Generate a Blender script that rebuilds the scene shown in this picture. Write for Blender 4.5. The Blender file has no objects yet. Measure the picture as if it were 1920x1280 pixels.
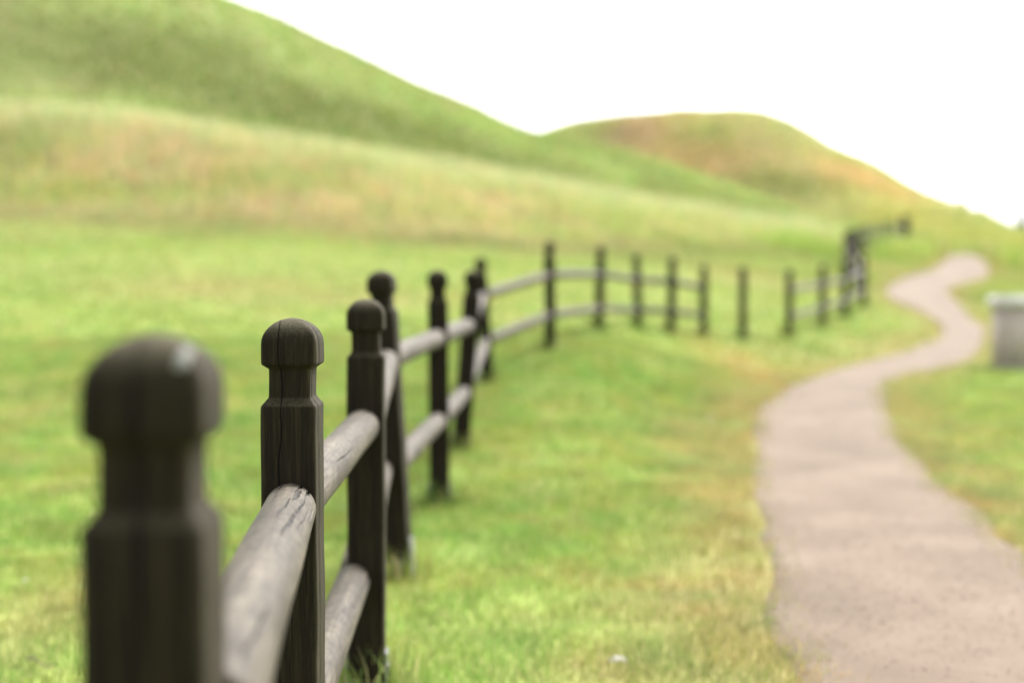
import bpy, math, random
import numpy as np
from mathutils import Vector, noise
R = math.radians
rng = np.random.default_rng(7); random.seed(7)
sc = bpy.context.scene
col = sc.collection

# ------------------------------------------------------------ camera, sky, sun, exposure
CAMZ = 1.05
PITCH = math.atan(100/2667)
F = 2667.0
cam_d = bpy.data.cameras.new("camera"); cam = bpy.data.objects.new("camera", cam_d); col.objects.link(cam)
cam.location = (0, 0, CAMZ); cam.rotation_euler = (math.pi/2-PITCH, 0, 0)
cam_d.lens = 50; cam_d.sensor_width = 36; cam_d.clip_start = 0.05; cam_d.clip_end = 5000
cam_d.dof.use_dof = True; cam_d.dof.focus_distance = 2.42; cam_d.dof.aperture_fstop = 1.75; cam_d.dof.aperture_blades = 0
sc.camera = cam
sc.view_settings.view_transform = 'Standard'; sc.view_settings.look = 'None'
sc.view_settings.exposure = 1.9; sc.view_settings.gamma = 1
SUN_EL, SUN_AZ = R(52), R(38)      # azimuth measured from +Y (view direction) towards +X
w = bpy.data.worlds.new("World"); sc.world = w; w.use_nodes = True
nt = w.node_tree; bg = nt.nodes['Background']
sky = nt.nodes.new('ShaderNodeTexSky'); sky.sky_type = 'NISHITA'; sky.sun_disc = False
sky.sun_elevation = SUN_EL; sky.sun_rotation = SUN_AZ; sky.air_density = 1.0; sky.dust_density = 4.0; sky.ozone_density = 1.0
hs = nt.nodes.new('ShaderNodeHueSaturation'); hs.inputs['Saturation'].default_value = 0.12; hs.inputs['Value'].default_value = 1.0
nt.links.new(sky.outputs[0], hs.inputs['Color']); nt.links.new(hs.outputs[0], bg.inputs[0]); bg.inputs[1].default_value = 0.15
sd = bpy.data.lights.new("sun", 'SUN'); sun = bpy.data.objects.new("sun", sd); col.objects.link(sun)
sd.energy = 1.5; sd.angle = R(22); sd.color = (1.0, 0.95, 0.86)
dv = Vector((math.sin(SUN_AZ)*math.cos(SUN_EL), math.cos(SUN_AZ)*math.cos(SUN_EL), math.sin(SUN_EL)))
sun.rotation_euler = dv.to_track_quat('Z', 'Y').to_euler()
sun.location = (0, 0, 30)

# ------------------------------------------------------------ helpers
def tag(o, label=None, cat=None, group=None, kind=None):
    if label: o['label'] = label
    if cat: o['category'] = cat
    if group: o['group'] = group
    if kind: o['kind'] = kind
    return o
def mesh_np(name, verts, faces_flat, fsize, mat, parent=None, attrs=None, smooth=True, cols=None):
    me = bpy.data.meshes.new(name)
    nv = len(verts); nf = len(faces_flat)//fsize
    me.vertices.add(nv); me.vertices.foreach_set('co', np.asarray(verts, np.float32).ravel())
    me.loops.add(nf*fsize); me.loops.foreach_set('vertex_index', np.asarray(faces_flat, np.int32).ravel())
    me.polygons.add(nf)
    me.polygons.foreach_set('loop_start', np.arange(0, nf*fsize, fsize, dtype=np.int32))
    me.update(calc_edges=True)
    me.polygons.foreach_set('use_smooth', np.full(nf, smooth, bool))
    for k, v in (attrs or {}).items():
        a = me.attributes.new(k, 'FLOAT', 'POINT'); a.data.foreach_set('value', np.asarray(v, np.float32))
    for k, v in (cols or {}).items():
        a = me.attributes.new(k, 'FLOAT_COLOR', 'POINT')
        c = np.ones((nv, 4), np.float32); c[:, :3] = v; a.data.foreach_set('color', c.ravel())
    me.validate(); me.materials.append(mat)
    o = bpy.data.objects.new(name, me); col.objects.link(o)
    if parent: o.parent = parent
    return o
def empty(name, loc=(0, 0, 0)):
    o = bpy.data.objects.new(name, None); o.location = loc; o.empty_display_size = .1; col.objects.link(o); return o
def slopes(x, y):
    h = np.diff(x); d = np.diff(y, axis=0)/h.reshape((-1,)+(1,)*(y.ndim-1))
    m = np.zeros_like(y); m[0] = d[0]; m[-1] = d[-1]
    s = d[:-1]*d[1:]; m[1:-1] = np.where(s > 0, 2*s/(d[:-1]+d[1:]+np.where(s > 0, 0, 1)), 0)
    return m
def pchip(x, y, q):                     # x 1D, y (n,...) -> (len(q),...)
    m = slopes(x, y); i = np.clip(np.searchsorted(x, q)-1, 0, len(x)-2)
    h = (x[i+1]-x[i]); t = np.clip((q-x[i])/h, 0, 1)
    sh = (-1,)+(1,)*(y.ndim-1); t = t.reshape(sh); h = h.reshape(sh)
    return (2*t**3-3*t**2+1)*y[i]+(t**3-2*t*t+t)*h*m[i]+(-2*t**3+3*t*t)*y[i+1]+(t**3-t*t)*h*m[i+1]
def pchip_rows(X, Y, q):                # X,Y (n,k) per point rows, q (n,)
    n, k = X.shape; h = np.diff(X, axis=1); d = np.diff(Y, axis=1)/h
    m = np.zeros_like(Y); m[:, 0] = d[:, 0]; m[:, -1] = 0
    s = d[:, :-1]*d[:, 1:]; m[:, 1:-1] = np.where(s > 0, 2*s/(d[:, :-1]+d[:, 1:]+np.where(s > 0, 0, 1)), 0)
    i = np.clip((X < q[:, None]).sum(1)-1, 0, k-2); r = np.arange(n)
    hh = h[r, i]; t = np.clip((q-X[r, i])/hh, 0, 1)
    return (2*t**3-3*t**2+1)*Y[r, i]+(t**3-2*t*t+t)*hh*m[r, i]+(-2*t**3+3*t*t)*Y[r, i+1]+(t**3-t*t)*hh*m[r, i+1]
# cheap periodic-free value noise on arrays
_T = rng.random((256, 256)).astype(np.float64)
def vnoise(x, y, f, seed=0):
    x = x*f+seed*17.3; y = y*f+seed*9.1
    xi = np.floor(x).astype(int); yi = np.floor(y).astype(int); u = x-xi; v = y-yi
    u = u*u*(3-2*u); v = v*v*(3-2*v)
    a = _T[xi % 256, yi % 256]; b = _T[(xi+1) % 256, yi % 256]; c = _T[xi % 256, (yi+1) % 256]; d = _T[(xi+1) % 256, (yi+1) % 256]
    return a*(1-u)*(1-v)+b*u*(1-v)+c*(1-u)*v+d*u*v
def fbm(x, y, f, seed=0, o=3):
    s = 0; a = .5
    for k in range(o): s = s+a*vnoise(x, y, f*2**k, seed+k*3); a *= .5
    return s/(1-.5**o)
def ss(e0, e1, x):
    t = np.clip((x-e0)/(e1-e0), 0, 1); return t*t*(3-2*t)

# ------------------------------------------------------------ terrain height field
# columns: bearing given as image column of the survey photo; rows: (distance, height above the lawn)
def zp(d, py): return CAMZ+(540-py)*d/F
COLS = {
 -900: [(6,0),(9,.05),(13,.45),(20,1.15),(32,2.5),(44,6.4),(52,6.6),(78,17),(115,3),(150,3),(190,2.5)],
 0:    [(6,0),(9,.13),(13,.40),(20,1.15),(34,zp(34,398)),(44,zp(44,218)),(52,6.9),(80,zp(80,-110)),(112,3),(150,3),(190,2.5)],
 200:  [(6,0),(9,.13),(13,.40),(20,1.15),(34,zp(34,402)),(44,zp(44,229)),(52,6.6),(80,zp(80,-70)),(112,3),(150,3),(190,2.5)],
 400:  [(6,0),(9,.13),(13,.38),(20,1.12),(34,zp(34,408)),(44,zp(44,257)),(52,6.1),(80,zp(80,0)),(112,3),(150,3),(190,2.5)],
 500:  [(6,0),(9,.13),(13,.38),(20,1.10),(34,zp(34,415)),(44,zp(44,272)),(52,5.9),(80,zp(80,36)),(112,3),(150,3),(190,2.5)],
 620:  [(6,0),(9,.13),(13,.38),(20,1.08),(34,zp(34,428)),(44,zp(44,291)),(52,5.6),(80,zp(80,92)),(112,3),(150,3),(190,2.5)],
 740:  [(6,0),(9,.13),(13,.36),(20,1.05),(34,zp(34,440)),(44,zp(44,311)),(52,5.2),(80,zp(80,148)),(112,3),(150,3),(190,2.5)],
 870:  [(6,0),(9,.13),(13,.36),(20,1.02),(35,zp(35,450)),(45,zp(45,330)),(53,4.9),(80,zp(80,203)),(112,3),(150,3.5),(190,2.5)],
 1000: [(6,0),(9,.13),(13,.46),(20,1.0),(36,zp(36,462)),(46,zp(46,352)),(54,4.6),(80,zp(80,256)),(108,3),(130,zp(130,258)),(190,2.5)],
 1100: [(6,0),(9,.13),(13,.44),(20,.95),(37,zp(37,465)),(47,zp(47,370)),(55,4.3),(80,zp(80,272)),(106,3),(130,zp(130,226)),(190,2.5)],
 1200: [(6,0),(9,.03),(13,.32),(20,.75),(38,zp(38,466)),(48,zp(48,389)),(56,3.9),(80,zp(80,298)),(104,3),(130,zp(130,214)),(190,2.5)],
 1320: [(6,0),(9,.0),(13,.18),(20,.50),(40,zp(40,468)),(49,zp(49,406)),(57,3.7),(80,zp(80,336)),(102,3.4),(130,zp(130,210)),(190,2.5)],
 1400: [(6,0),(9,0),(13,.12),(20,.42),(42,zp(42,470)),(50,zp(50,419)),(58,3.6),(80,zp(80,366)),(100,3.8),(130,zp(130,212)),(190,2.5)],
 1480: [(6,0),(9,0),(13,.08),(20,.36),(43,zp(43,474)),(51,zp(51,428)),(59,3.5),(80,zp(80,396)),(98,4.2),(130,zp(130,236)),(190,2.5)],
 1560: [(6,0),(9,0),(14,.08),(22,.42),(43,zp(43,486)),(51,zp(51,444)),(60,3.4),(80,zp(80,424)),(96,4.4),(128,zp(128,280)),(190,2.5)],
 1640: [(6,0),(9,0),(15,.08),(24,.50),(42,zp(42,503)),(53,zp(53,466)),(62,3.0),(78,zp(78,440)),(94,4.4),(126,zp(126,316)),(190,2.5)],
 1700: [(6,0),(9,0),(15,.07),(24,.42),(40,zp(40,514)),(54,zp(54,470)),(62,3.0),(78,zp(78,442)),(94,4.4),(122,zp(122,350)),(190,2.5)],
 1760: [(6,0),(9,0),(15,.06),(24,.27),(38,zp(38,532)),(54,zp(54,482)),(62,2.75),(76,zp(76,442)),(94,4.6),(116,zp(116,376)),(190,2.5)],
 1850: [(6,0),(9,0),(15,.05),(24,.25),(38,zp(38,536)),(54,zp(54,486)),(62,2.7),(74,zp(74,448)),(92,4.6),(108,zp(108,410)),(190,2.5)],
 1920: [(6,0),(9,0),(15,.05),(24,.25),(38,zp(38,536)),(54,zp(54,486)),(62,2.7),(74,zp(74,452)),(92,4.2),(105,zp(105,440)),(190,2.5)],
 2900: [(6,0),(9,0),(15,.05),(24,.25),(38,.9),(54,2.0),(62,2.4),(74,2.9),(92,3.2),(105,3.3),(190,2.5)],
}
cx = np.array(sorted(COLS)); tab = np.array([COLS[c] for c in cx], float)      # (n,11,2)
cang = np.arctan((cx-960)/F)
def height(x, y):
    x = np.atleast_1d(np.asarray(x, float)); y = np.atleast_1d(np.asarray(y, float))
    a = np.arctan2(x, y); r = np.hypot(x, y)
    ac = np.clip(a, cang[0], cang[-1])
    T = pchip(cang, tab, ac)
    dd = r*np.cos(np.clip(a, -R(40), R(40)))
    X = np.concatenate([np.zeros((len(x), 1)), T[:, :, 0], np.full((len(x), 1), 2000.)], 1)
    Y = np.concatenate([np.zeros((len(x), 1)), T[:, :, 1], np.full((len(x), 1), 3.)], 1)
    z = pchip_rows(X, Y, dd)
    z = z*(1-ss(R(60), R(110), np.abs(a)))
    z = z+(fbm(x, y, .9, 3)-.5)*.05*ss(4, 14, r)*(1+ss(30, 60, r)*.8)+(fbm(x, y, .15, 5)-.5)*.5*ss(60, 80, r)
    return z
def unproj(px, py, d):
    u = (px-960)/F; v = (640-py)/F; c, s = math.cos(PITCH), math.sin(PITCH)
    y = c+v*s; return Vector((u*d/y, d, CAMZ+(-s+v*c)*d/y))
def hit(px, py, dmax=150):
    ds = np.exp(np.linspace(math.log(1.0), math.log(dmax), 3000))
    u = (px-960)/F; v = (640-py)/F; c, s = math.cos(PITCH), math.sin(PITCH); y = c+v*s
    P = np.stack([u*ds/y, ds, CAMZ+(-s+v*c)*ds/y], 1)
    h = height(P[:, 0], P[:, 1]); k = np.argmax(P[:, 2] < h)
    return Vector((P[k, 0], P[k, 1], h[k])) if (P[:, 2] < h).any() else Vector(P[-1])

# ------------------------------------------------------------ path outline
pairs = [((1500,1280),(2230,1280)),((1438,1100),(1990,1100)),((1412,980),(1850,985)),((1404,880),(1738,885)),((1412,800),(1682,800)),
 ((1458,735),(1663,742)),((1535,706),(1695,706)),((1625,680),(1765,692)),((1705,658),(1820,674)),((1762,634),(1845,640)),((1765,612),(1843,615)),
 ((1738,592),(1815,592)),((1690,572),(1795,568)),((1662,550),(1780,548)),((1685,527),(1800,537)),((1745,508),(1850,522)),((1768,492),(1852,502)),((1780,484),(1838,486)),((1776,480),(1824,480)),]
Lp = [Vector((.55, -4, 0)), Vector((.62, 1, 0))]+[hit(*a) for a, b in pairs]
Rp = [Vector((1.75, -4, 0)), Vector((1.72, 1, 0))]+[hit(*b) for a, b in pairs]
def catmull(P, n):
    out = []
    for i in range(len(P)-1):
        p0, p1, p2, p3 = P[max(i-1, 0)], P[i], P[i+1], P[min(i+2, len(P)-1)]
        for t in np.linspace(0, 1, n, endpoint=False):
            out.append(.5*((2*p1)+(p2-p0)*t+(2*p0-5*p1+4*p2-p3)*t*t+(3*p1-p0-3*p2+p3)*t**3))
    out.append(P[-1]); return np.array([tuple(v) for v in out])
Lc, Rc = catmull(Lp, 40), catmull(Rp, 40)
mid = (Lc+Rc)/2; half = np.linalg.norm((Rc-Lc)[:, :2], axis=1)/2
mid_s, half_s = mid[::6, :2], half[::6]
def densify(P):
    out = []
    for a, b in zip(P[:-1], P[1:]):
        m_ = max(1, int(np.linalg.norm(b-a)/(.05+.008*np.hypot(*a)))); out += [a+(b-a)*k/m_ for k in range(m_)]
    return np.array(out)
edge_p = densify(np.concatenate([Lc[::4, :2], Rc[::4, :2][::-1]])); poly = np.concatenate([Lc[::4, :2], Rc[::4, :2][::-1]])
def path_dist(x, y):                    # signed distance to the path outline: <0 inside the path
    out = np.full(len(x), 9.)
    near_ = np.zeros(len(x), bool); bx0, bx1, by1 = poly[:, 0].min()-1.5, poly[:, 0].max()+1.5, poly[:, 1].max()+1.5
    ix = np.where((x > bx0) & (x < bx1) & (y > -5) & (y < by1))[0]
    for i in range(0, len(ix), 20000):
        k = ix[i:i+20000]; c = (np.hypot(x[k, None]-mid_s[None, :, 0], y[k, None]-mid_s[None, :, 1])-half_s).min(1); near_[k[c < 2.5]] = True
    ix = np.where(near_)[0]; x1, y1 = poly[:, 0], poly[:, 1]; x2, y2 = np.roll(x1, -1), np.roll(y1, -1)
    for i in range(0, len(ix), 8000):
        k = ix[i:i+8000]; X_, Y_ = x[k, None], y[k, None]
        d = np.sqrt(((X_-edge_p[None, :, 0])**2+(Y_-edge_p[None, :, 1])**2).min(1))
        cr = ((y1 > Y_) != (y2 > Y_)) & (X_ < (x2-x1)*(Y_-y1)/np.where(y2 == y1, 1e-9, y2-y1)+x1)
        out[k] = np.where(cr.sum(1) % 2 == 1, -d, d)
    return out

# ------------------------------------------------------------ what grows where (albedo)
def lin(c): c = np.array(c, float)/255; return np.where(c <= .04045, c/12.92, ((c+.055)/1.055)**2.4)
GREEN = np.array((.208, .266, .064)); DEEP = np.array((.150, .215, .040)); STRAW = np.array((.42, .355, .185)); ORANGE = np.array((.42, .27, .11))
PALE = np.array((.36, .36, .19)); HILL = np.array((.200, .245, .078)); OLIVE = np.array((.110, .130, .036)); YELLOW = np.array((.24, .225, .055)); ROSE = np.array((.30, .215, .135)); DRYL = np.array((.275, .225, .098)); DRYH = np.array((.215, .205, .095)); RUST = np.array((.30, .175, .085))
def project(x, y, z):
    c, s = math.cos(PITCH), math.sin(PITCH); dz = z-CAMZ; f = y*c-dz*s; u = y*s+dz*c
    f = np.where(f > .1, f, .1); return 960+F*x/f, 640-F*u/f
def blob(r_, a_, R0, A0, sr, sa):       # a patch of vegetation centred at distance R0, bearing A0
    return np.exp(-((r_-R0)/sr)**2-((a_-A0)/sa)**2)
patches = []                            # (world x, y, sx, sy, colour, strength)
def patch(px, py, wx, wy, c, k):
    p = hit(px, py, 175); q = hit(px, py+wy, 175); dr = abs(p.y-q.y)+.3
    if p.y > 60: dr = min(dr, 10)
    patches.append((p.x, p.y, wx*p.y/F, max(dr, .3), np.array(c), k))
for a in [(1420,705,80,45,ORANGE*.85,.75),(1300,850,70,60,DRYL,.45),(1400,780,50,60,DRYL,.5),(1440,1160,60,45,DRYL,.5),(1270,1130,120,60,DRYL,.4),(1200,1270,300,60,DRYL,.2),
          (1480,660,80,18,DRYL,.6),(400,540,230,22,DRYL,.6),(640,560,180,16,DRYL,.45),(60,780,60,50,DRYL,.3),(100,1150,120,80,DRYL,.5),(900,560,200,18,DRYL,.2),
          (1020,690,170,30,DEEP,.4),(1190,700,180,30,DEEP,.25),(930,780,90,40,DEEP,.4),(1500,648,60,14,DEEP*.9,.8),(450,900,60,30,DEEP,.6),(560,770,90,30,DEEP,.4),(1640,610,90,20,GREEN,.6),(1720,640,60,14,DRYL,.5),(1400,520,120,14,DRYL,.5),
          (1690,515,50,18,DRYL*1.1,.9),(1730,600,40,12,DRYL,.6),(1640,650,80,12,DRYL,.5),(1900,520,60,20,DRYL,.5),(1740,560,200,30,GREEN*.8,.4),(1880,600,60,30,GREEN*.8,.4),(1850,560,60,16,DEEP,.5),(1780,800,80,40,DRYL,.3),(1880,930,80,50,DRYL,.3),
          (1195,245,60,40,ROSE*.75,.9),(1110,240,50,24,HILL*.7,.7),(1320,245,50,40,HILL*.8,.85),(1300,310,150,30,RUST,.65),(1480,240,60,30,DRYH,.5),(1180,250,60,30,ROSE*.6,.5),(1330,250,60,30,HILL*.8,.6),(1600,330,110,30,RUST,.75),
          (1680,365,50,20,RUST,.6),(1500,355,110,26,OLIVE,.8),(1400,340,80,20,OLIVE,.6),(1700,420,110,30,YELLOW,.7),(1850,455,100,20,YELLOW,.8),
          (200,90,150,60,OLIVE,.7),(340,120,180,55,OLIVE,.6),(520,190,200,50,OLIVE,.75),(720,245,190,40,OLIVE,.7),(900,290,160,26,OLIVE,.65),(1050,320,150,14,OLIVE,.4),(60,60,90,50,DRYH*.8,.3),
          (60,160,90,20,DRYH,.35),(30,290,90,40,OLIVE,.4),(350,300,100,25,ROSE,.35),(620,330,90,25,DEEP,.25),(500,400,140,25,ROSE,.3)]:
    patch(*a)
def veg_colour(x, y, z):
    r = np.hypot(x, y); a = np.arctan2(x, y); ac = np.clip(a, cang[0], cang[-1])
    T = pchip(cang, tab, ac)[:, :, 0]; rc = r*np.cos(a)
    foot, crest, toe, top = T[:, 4], T[:, 5], T[:, 6], T[:, 7]
    n1 = fbm(x, y, .5, 1); n2 = fbm(x, y, 2.5, 2); n3 = fbm(x, y, .18, 8)
    right = ss(R(6), R(14), a)
    c = GREEN+(DEEP-GREEN)*(ss(.45, .75, n1)*.55)[:, None]
    c = c+(STRAW-c)*(ss(.55, .8, n2)*.22)[:, None]
    sw = ss(15, 25, r)*(1-ss(34, 44, r))*(.35+.65*ss(.35, .6, fbm(x, y, .35, 44))); c = c+(np.array((.285, .315, .115))-c)*(sw*.6)[:, None]
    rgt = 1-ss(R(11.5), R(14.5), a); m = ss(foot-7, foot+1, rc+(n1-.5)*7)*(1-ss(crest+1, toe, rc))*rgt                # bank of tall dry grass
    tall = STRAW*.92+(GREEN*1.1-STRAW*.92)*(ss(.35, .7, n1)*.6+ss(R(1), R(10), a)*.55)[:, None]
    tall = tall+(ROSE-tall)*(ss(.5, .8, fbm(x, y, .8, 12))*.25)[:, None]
    c = c+(tall*(.62+.38*ss(foot-1.5, foot+2.5, rc))[:, None]-c)*m[:, None]  # albedo lower at flat foot, higher on steep bank: offsets shading, partly growth variety
    ml = ss(crest-6.0, crest-.6, rc+(n1-.5)*3)*(1-ss(crest+1.0, crest+2.5, rc)); c = c+(PALE-c)*(ml*.9*rgt)[:, None]
    h = ss(crest+1, crest+4, rc); hc = HILL+(OLIVE-HILL)*(ss(.35, .7, n3)*.5)[:, None]; hc = hc+(DRYH-hc)*(ss(.5, .8, fbm(x, y, .35, 21))*.5)[:, None]
    c = c+(hc-c)*h[:, None]
    m2 = ss(88, 100, rc)*ss(R(0), R(3), a)
    hc2 = DRYH+(HILL-DRYH)*(ss(.4, .7, n3)*.7)[:, None]; c = c+(hc2-c)*(m2*.8)[:, None]
    mr = ss(24, 50, rc)*ss(R(13), R(17), a)*(1-m2); c = c+(YELLOW*.85-c)*(mr*.35)[:, None]
    for (X, Y, sx, sy, pc, k) in patches:
        g = k*np.exp(-(((x-X)/sx)**2+((y-Y)/sy)**2)*(.6+.8*n2)); c = c+(pc-c)*g[:, None]
    pdist = path_dist(x, y)
    e = (1-ss(.0, .75, pdist+(n2-.5)*.6))*(1-ss(60, 70, r)); c = c+(DRYL-c)*(e*.75)[:, None]
    return c*(.80+.40*fbm(x, y, 5, 30, 3))[:, None], pdist

# ------------------------------------------------------------ materials
def new_mat(name):
    m = bpy.data.materials.new(name); m.use_nodes = True; t = m.node_tree; b = t.nodes['Principled BSDF']
    return m, t, b
def N(t, typ, **k):
    n = t.nodes.new(typ)
    for a, v in k.items():
        if a in n.inputs.keys() if hasattr(n.inputs, 'keys') else False: n.inputs[a].default_value = v
        else: setattr(n, a, v)
    return n
def ramp(t, stops):
    r = t.nodes.new('ShaderNodeValToRGB'); e = r.color_ramp.elements
    while len(e) < len(stops): e.new(.5)
    for i, (p, c) in enumerate(stops): e[i].position = p; e[i].color = (*c, 1) if len(c) == 3 else c
    return r
def mixc(t, fac, a, b, mode='MIX'):
    m = t.nodes.new('ShaderNodeMix'); m.data_type = 'RGBA'; m.blend_type = mode
    for s, v in ((0, fac), (6, a), (7, b)):
        if hasattr(v, 'is_linked') or isinstance(v, bpy.types.NodeSocket): t.links.new(v, m.inputs[s])
        else: m.inputs[s].default_value = v if s == 0 else (*v, 1)
    return m.outputs[2]
def noise_n(t, vec, scale, detail=4, rough=.6):
    n = t.nodes.new('ShaderNodeTexNoise'); n.inputs['Scale'].default_value = scale; n.inputs['Detail'].default_value = detail
    n.inputs['Roughness'].default_value = rough
    if vec is not None: t.links.new(vec, n.inputs['Vector'])
    return n.outputs[0]
def mapping(t, scale, loc=(0, 0, 0), src='Object'):
    tc = t.nodes.new('ShaderNodeTexCoord'); mp = t.nodes.new('ShaderNodeMapping'); mp.inputs['Scale'].default_value = scale; mp.inputs['Location'].default_value = loc
    t.links.new(tc.outputs[src], mp.inputs['Vector']); return mp.outputs[0]
def bump(t, b, h, strength, dist):
    n = t.nodes.new('ShaderNodeBump'); n.inputs['Strength'].default_value = strength; n.inputs['Distance'].default_value = dist
    t.links.new(h, n.inputs['Height']); t.links.new(n.outputs[0], b.inputs['Normal'])

def mat_turf():
    m, t, b = new_mat('turf'); at = N(t, 'ShaderNodeAttribute', attribute_name='veg')
    v = mapping(t, (1, 1, 1)); n = noise_n(t, v, 14, 6, .7); n2 = noise_n(t, v, 70, 3, .7)
    r = ramp(t, [(.25, (.62, .62, .62)), (.75, (1.3, 1.3, 1.3))]); t.links.new(n, r.inputs[0])
    c = mixc(t, 1.0, at.outputs['Color'], r.outputs[0], 'MULTIPLY')
    r2 = ramp(t, [(.3, (.8, .8, .8)), (.7, (1.2, 1.2, 1.2))]); t.links.new(n2, r2.inputs[0])
    c = mixc(t, 1.0, c, r2.outputs[0], 'MULTIPLY')
    t.links.new(c, b.inputs['Base Color']); b.inputs['Roughness'].default_value = .95; b.inputs['Specular IOR Level'].default_value = .15
    bump(t, b, n, .5, .05); return m
def mat_blade():
    m, t, b = new_mat('grass_blade'); at = N(t, 'ShaderNodeAttribute', attribute_name='veg')
    t.links.new(at.outputs['Color'], b.inputs['Base Color']); b.inputs['Roughness'].default_value = .6; b.inputs['Specular IOR Level'].default_value = .25
    tr = t.nodes.new('ShaderNodeBsdfTranslucent'); t.links.new(at.outputs['Color'], tr.inputs[0])
    mx = t.nodes.new('ShaderNodeMixShader'); mx.inputs[0].default_value = .45
    t.links.new(b.outputs[0], mx.inputs[1]); t.links.new(tr.outputs[0], mx.inputs[2]); t.links.new(mx.outputs[0], t.nodes['Material Output'].inputs[0])
    return m
def mat_gravel():
    m, t, b = new_mat('path_gravel'); v = mapping(t, (1, 1, 1))
    n = noise_n(t, v, 1.6, 5, .6); n2 = noise_n(t, v, 22, 5, .75)
    r = ramp(t, [(.34, (.112, .083, .060)), (.5, (.138, .103, .075)), (.66, (.166, .127, .095))]); t.links.new(n, r.inputs[0])
    r2 = ramp(t, [(.3, (.94, .94, .94)), (.55, (1, 1, 1)), (.75, (1.04, 1.04, 1.04))]); t.links.new(n2, r2.inputs[0])
    c = mixc(t, 1.0, r.outputs[0], r2.outputs[0], 'MULTIPLY')
    vo = t.nodes.new('ShaderNodeTexVoronoi'); vo.inputs['Scale'].default_value = 90; t.links.new(v, vo.inputs['Vector'])
    r3 = ramp(t, [(.0, (1.05, 1.05, 1.05)), (.6, (.92, .92, .92))]); t.links.new(vo.outputs['Distance'], r3.inputs[0])
    c = mixc(t, 1.0, c, r3.outputs[0], 'MULTIPLY'); t.links.new(c, b.inputs['Base Color'])
    b.inputs['Roughness'].default_value = .9; b.inputs['Specular IOR Level'].default_value = .2
    bump(t, b, n2, .1, .004); return m
def mat_post():
    m, t, b = new_mat('dark_stained_wood')
    v = mapping(t, (1, 1, .045)); g = noise_n(t, v, 260, 5, .7); g2 = noise_n(t, v, 55, 3, .6)
    v1 = mapping(t, (1, 1, 1)); big = noise_n(t, v1, 16, 4, .6); fine = noise_n(t, v1, 260, 3, .7)
    r = ramp(t, [(.3, (.0062, .0050, .0034)), (.5, (.0120, .0092, .0058)), (.72, (.0225, .0175, .0112))]); t.links.new(g, r.inputs[0])
    r1 = ramp(t, [(.3, (.7, .7, .7)), (.7, (1.35, 1.3, 1.2))]); t.links.new(g2, r1.inputs[0])
    c = mixc(t, 1.0, r.outputs[0], r1.outputs[0], 'MULTIPLY')
    # weathered bare edges and tops (worn where rain and hands reach), plus the right face painted side-lit
    wr = N(t, 'ShaderNodeAttribute', attribute_name='wear_lit')
    ad = t.nodes.new('ShaderNodeMath'); ad.operation = 'MULTIPLY_ADD'; t.links.new(big, ad.inputs[0]); ad.inputs[1].default_value = 1.1; ad.inputs[2].default_value = -.55
    ad2 = t.nodes.new('ShaderNodeMath'); ad2.operation = 'ADD'; t.links.new(wr.outputs['Fac'], ad2.inputs[0]); t.links.new(ad.outputs[0], ad2.inputs[1]); ad2.use_clamp = True
    gate = t.nodes.new('ShaderNodeMath'); gate.operation = 'MULTIPLY'; t.links.new(ad2.outputs[0], gate.inputs[0]); t.links.new(wr.outputs['Fac'], gate.inputs[1]); gate.use_clamp = True
    wc = ramp(t, [(.3, (.032, .025, .016)), (.55, (.064, .057, .035)), (.75, (.10, .090, .060))]); t.links.new(g, wc.inputs[0])
    c = mixc(t, gate.outputs[0], c, wc.outputs[0])
    li = ramp(t, [(.60, (0, 0, 0)), (.70, (1, 1, 1))]); t.links.new(fine, li.inputs[0])
    lm = t.nodes.new('ShaderNodeMath'); lm.operation = 'MULTIPLY'; t.links.new(li.outputs[0], lm.inputs[0]); t.links.new(gate.outputs[0], lm.inputs[1])
    c = mixc(t, lm.outputs[0], c, (.075, .085, .045))
    ck = N(t, 'ShaderNodeAttribute', attribute_name='crack'); c = mixc(t, ck.outputs['Fac'], c, (.002, .002, .0015))
    t.links.new(c, b.inputs['Base Color']); b.inputs['Roughness'].default_value = .85; b.inputs['Specular IOR Level'].default_value = .12
    bump(t, b, g, .5, .0012); return m
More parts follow.
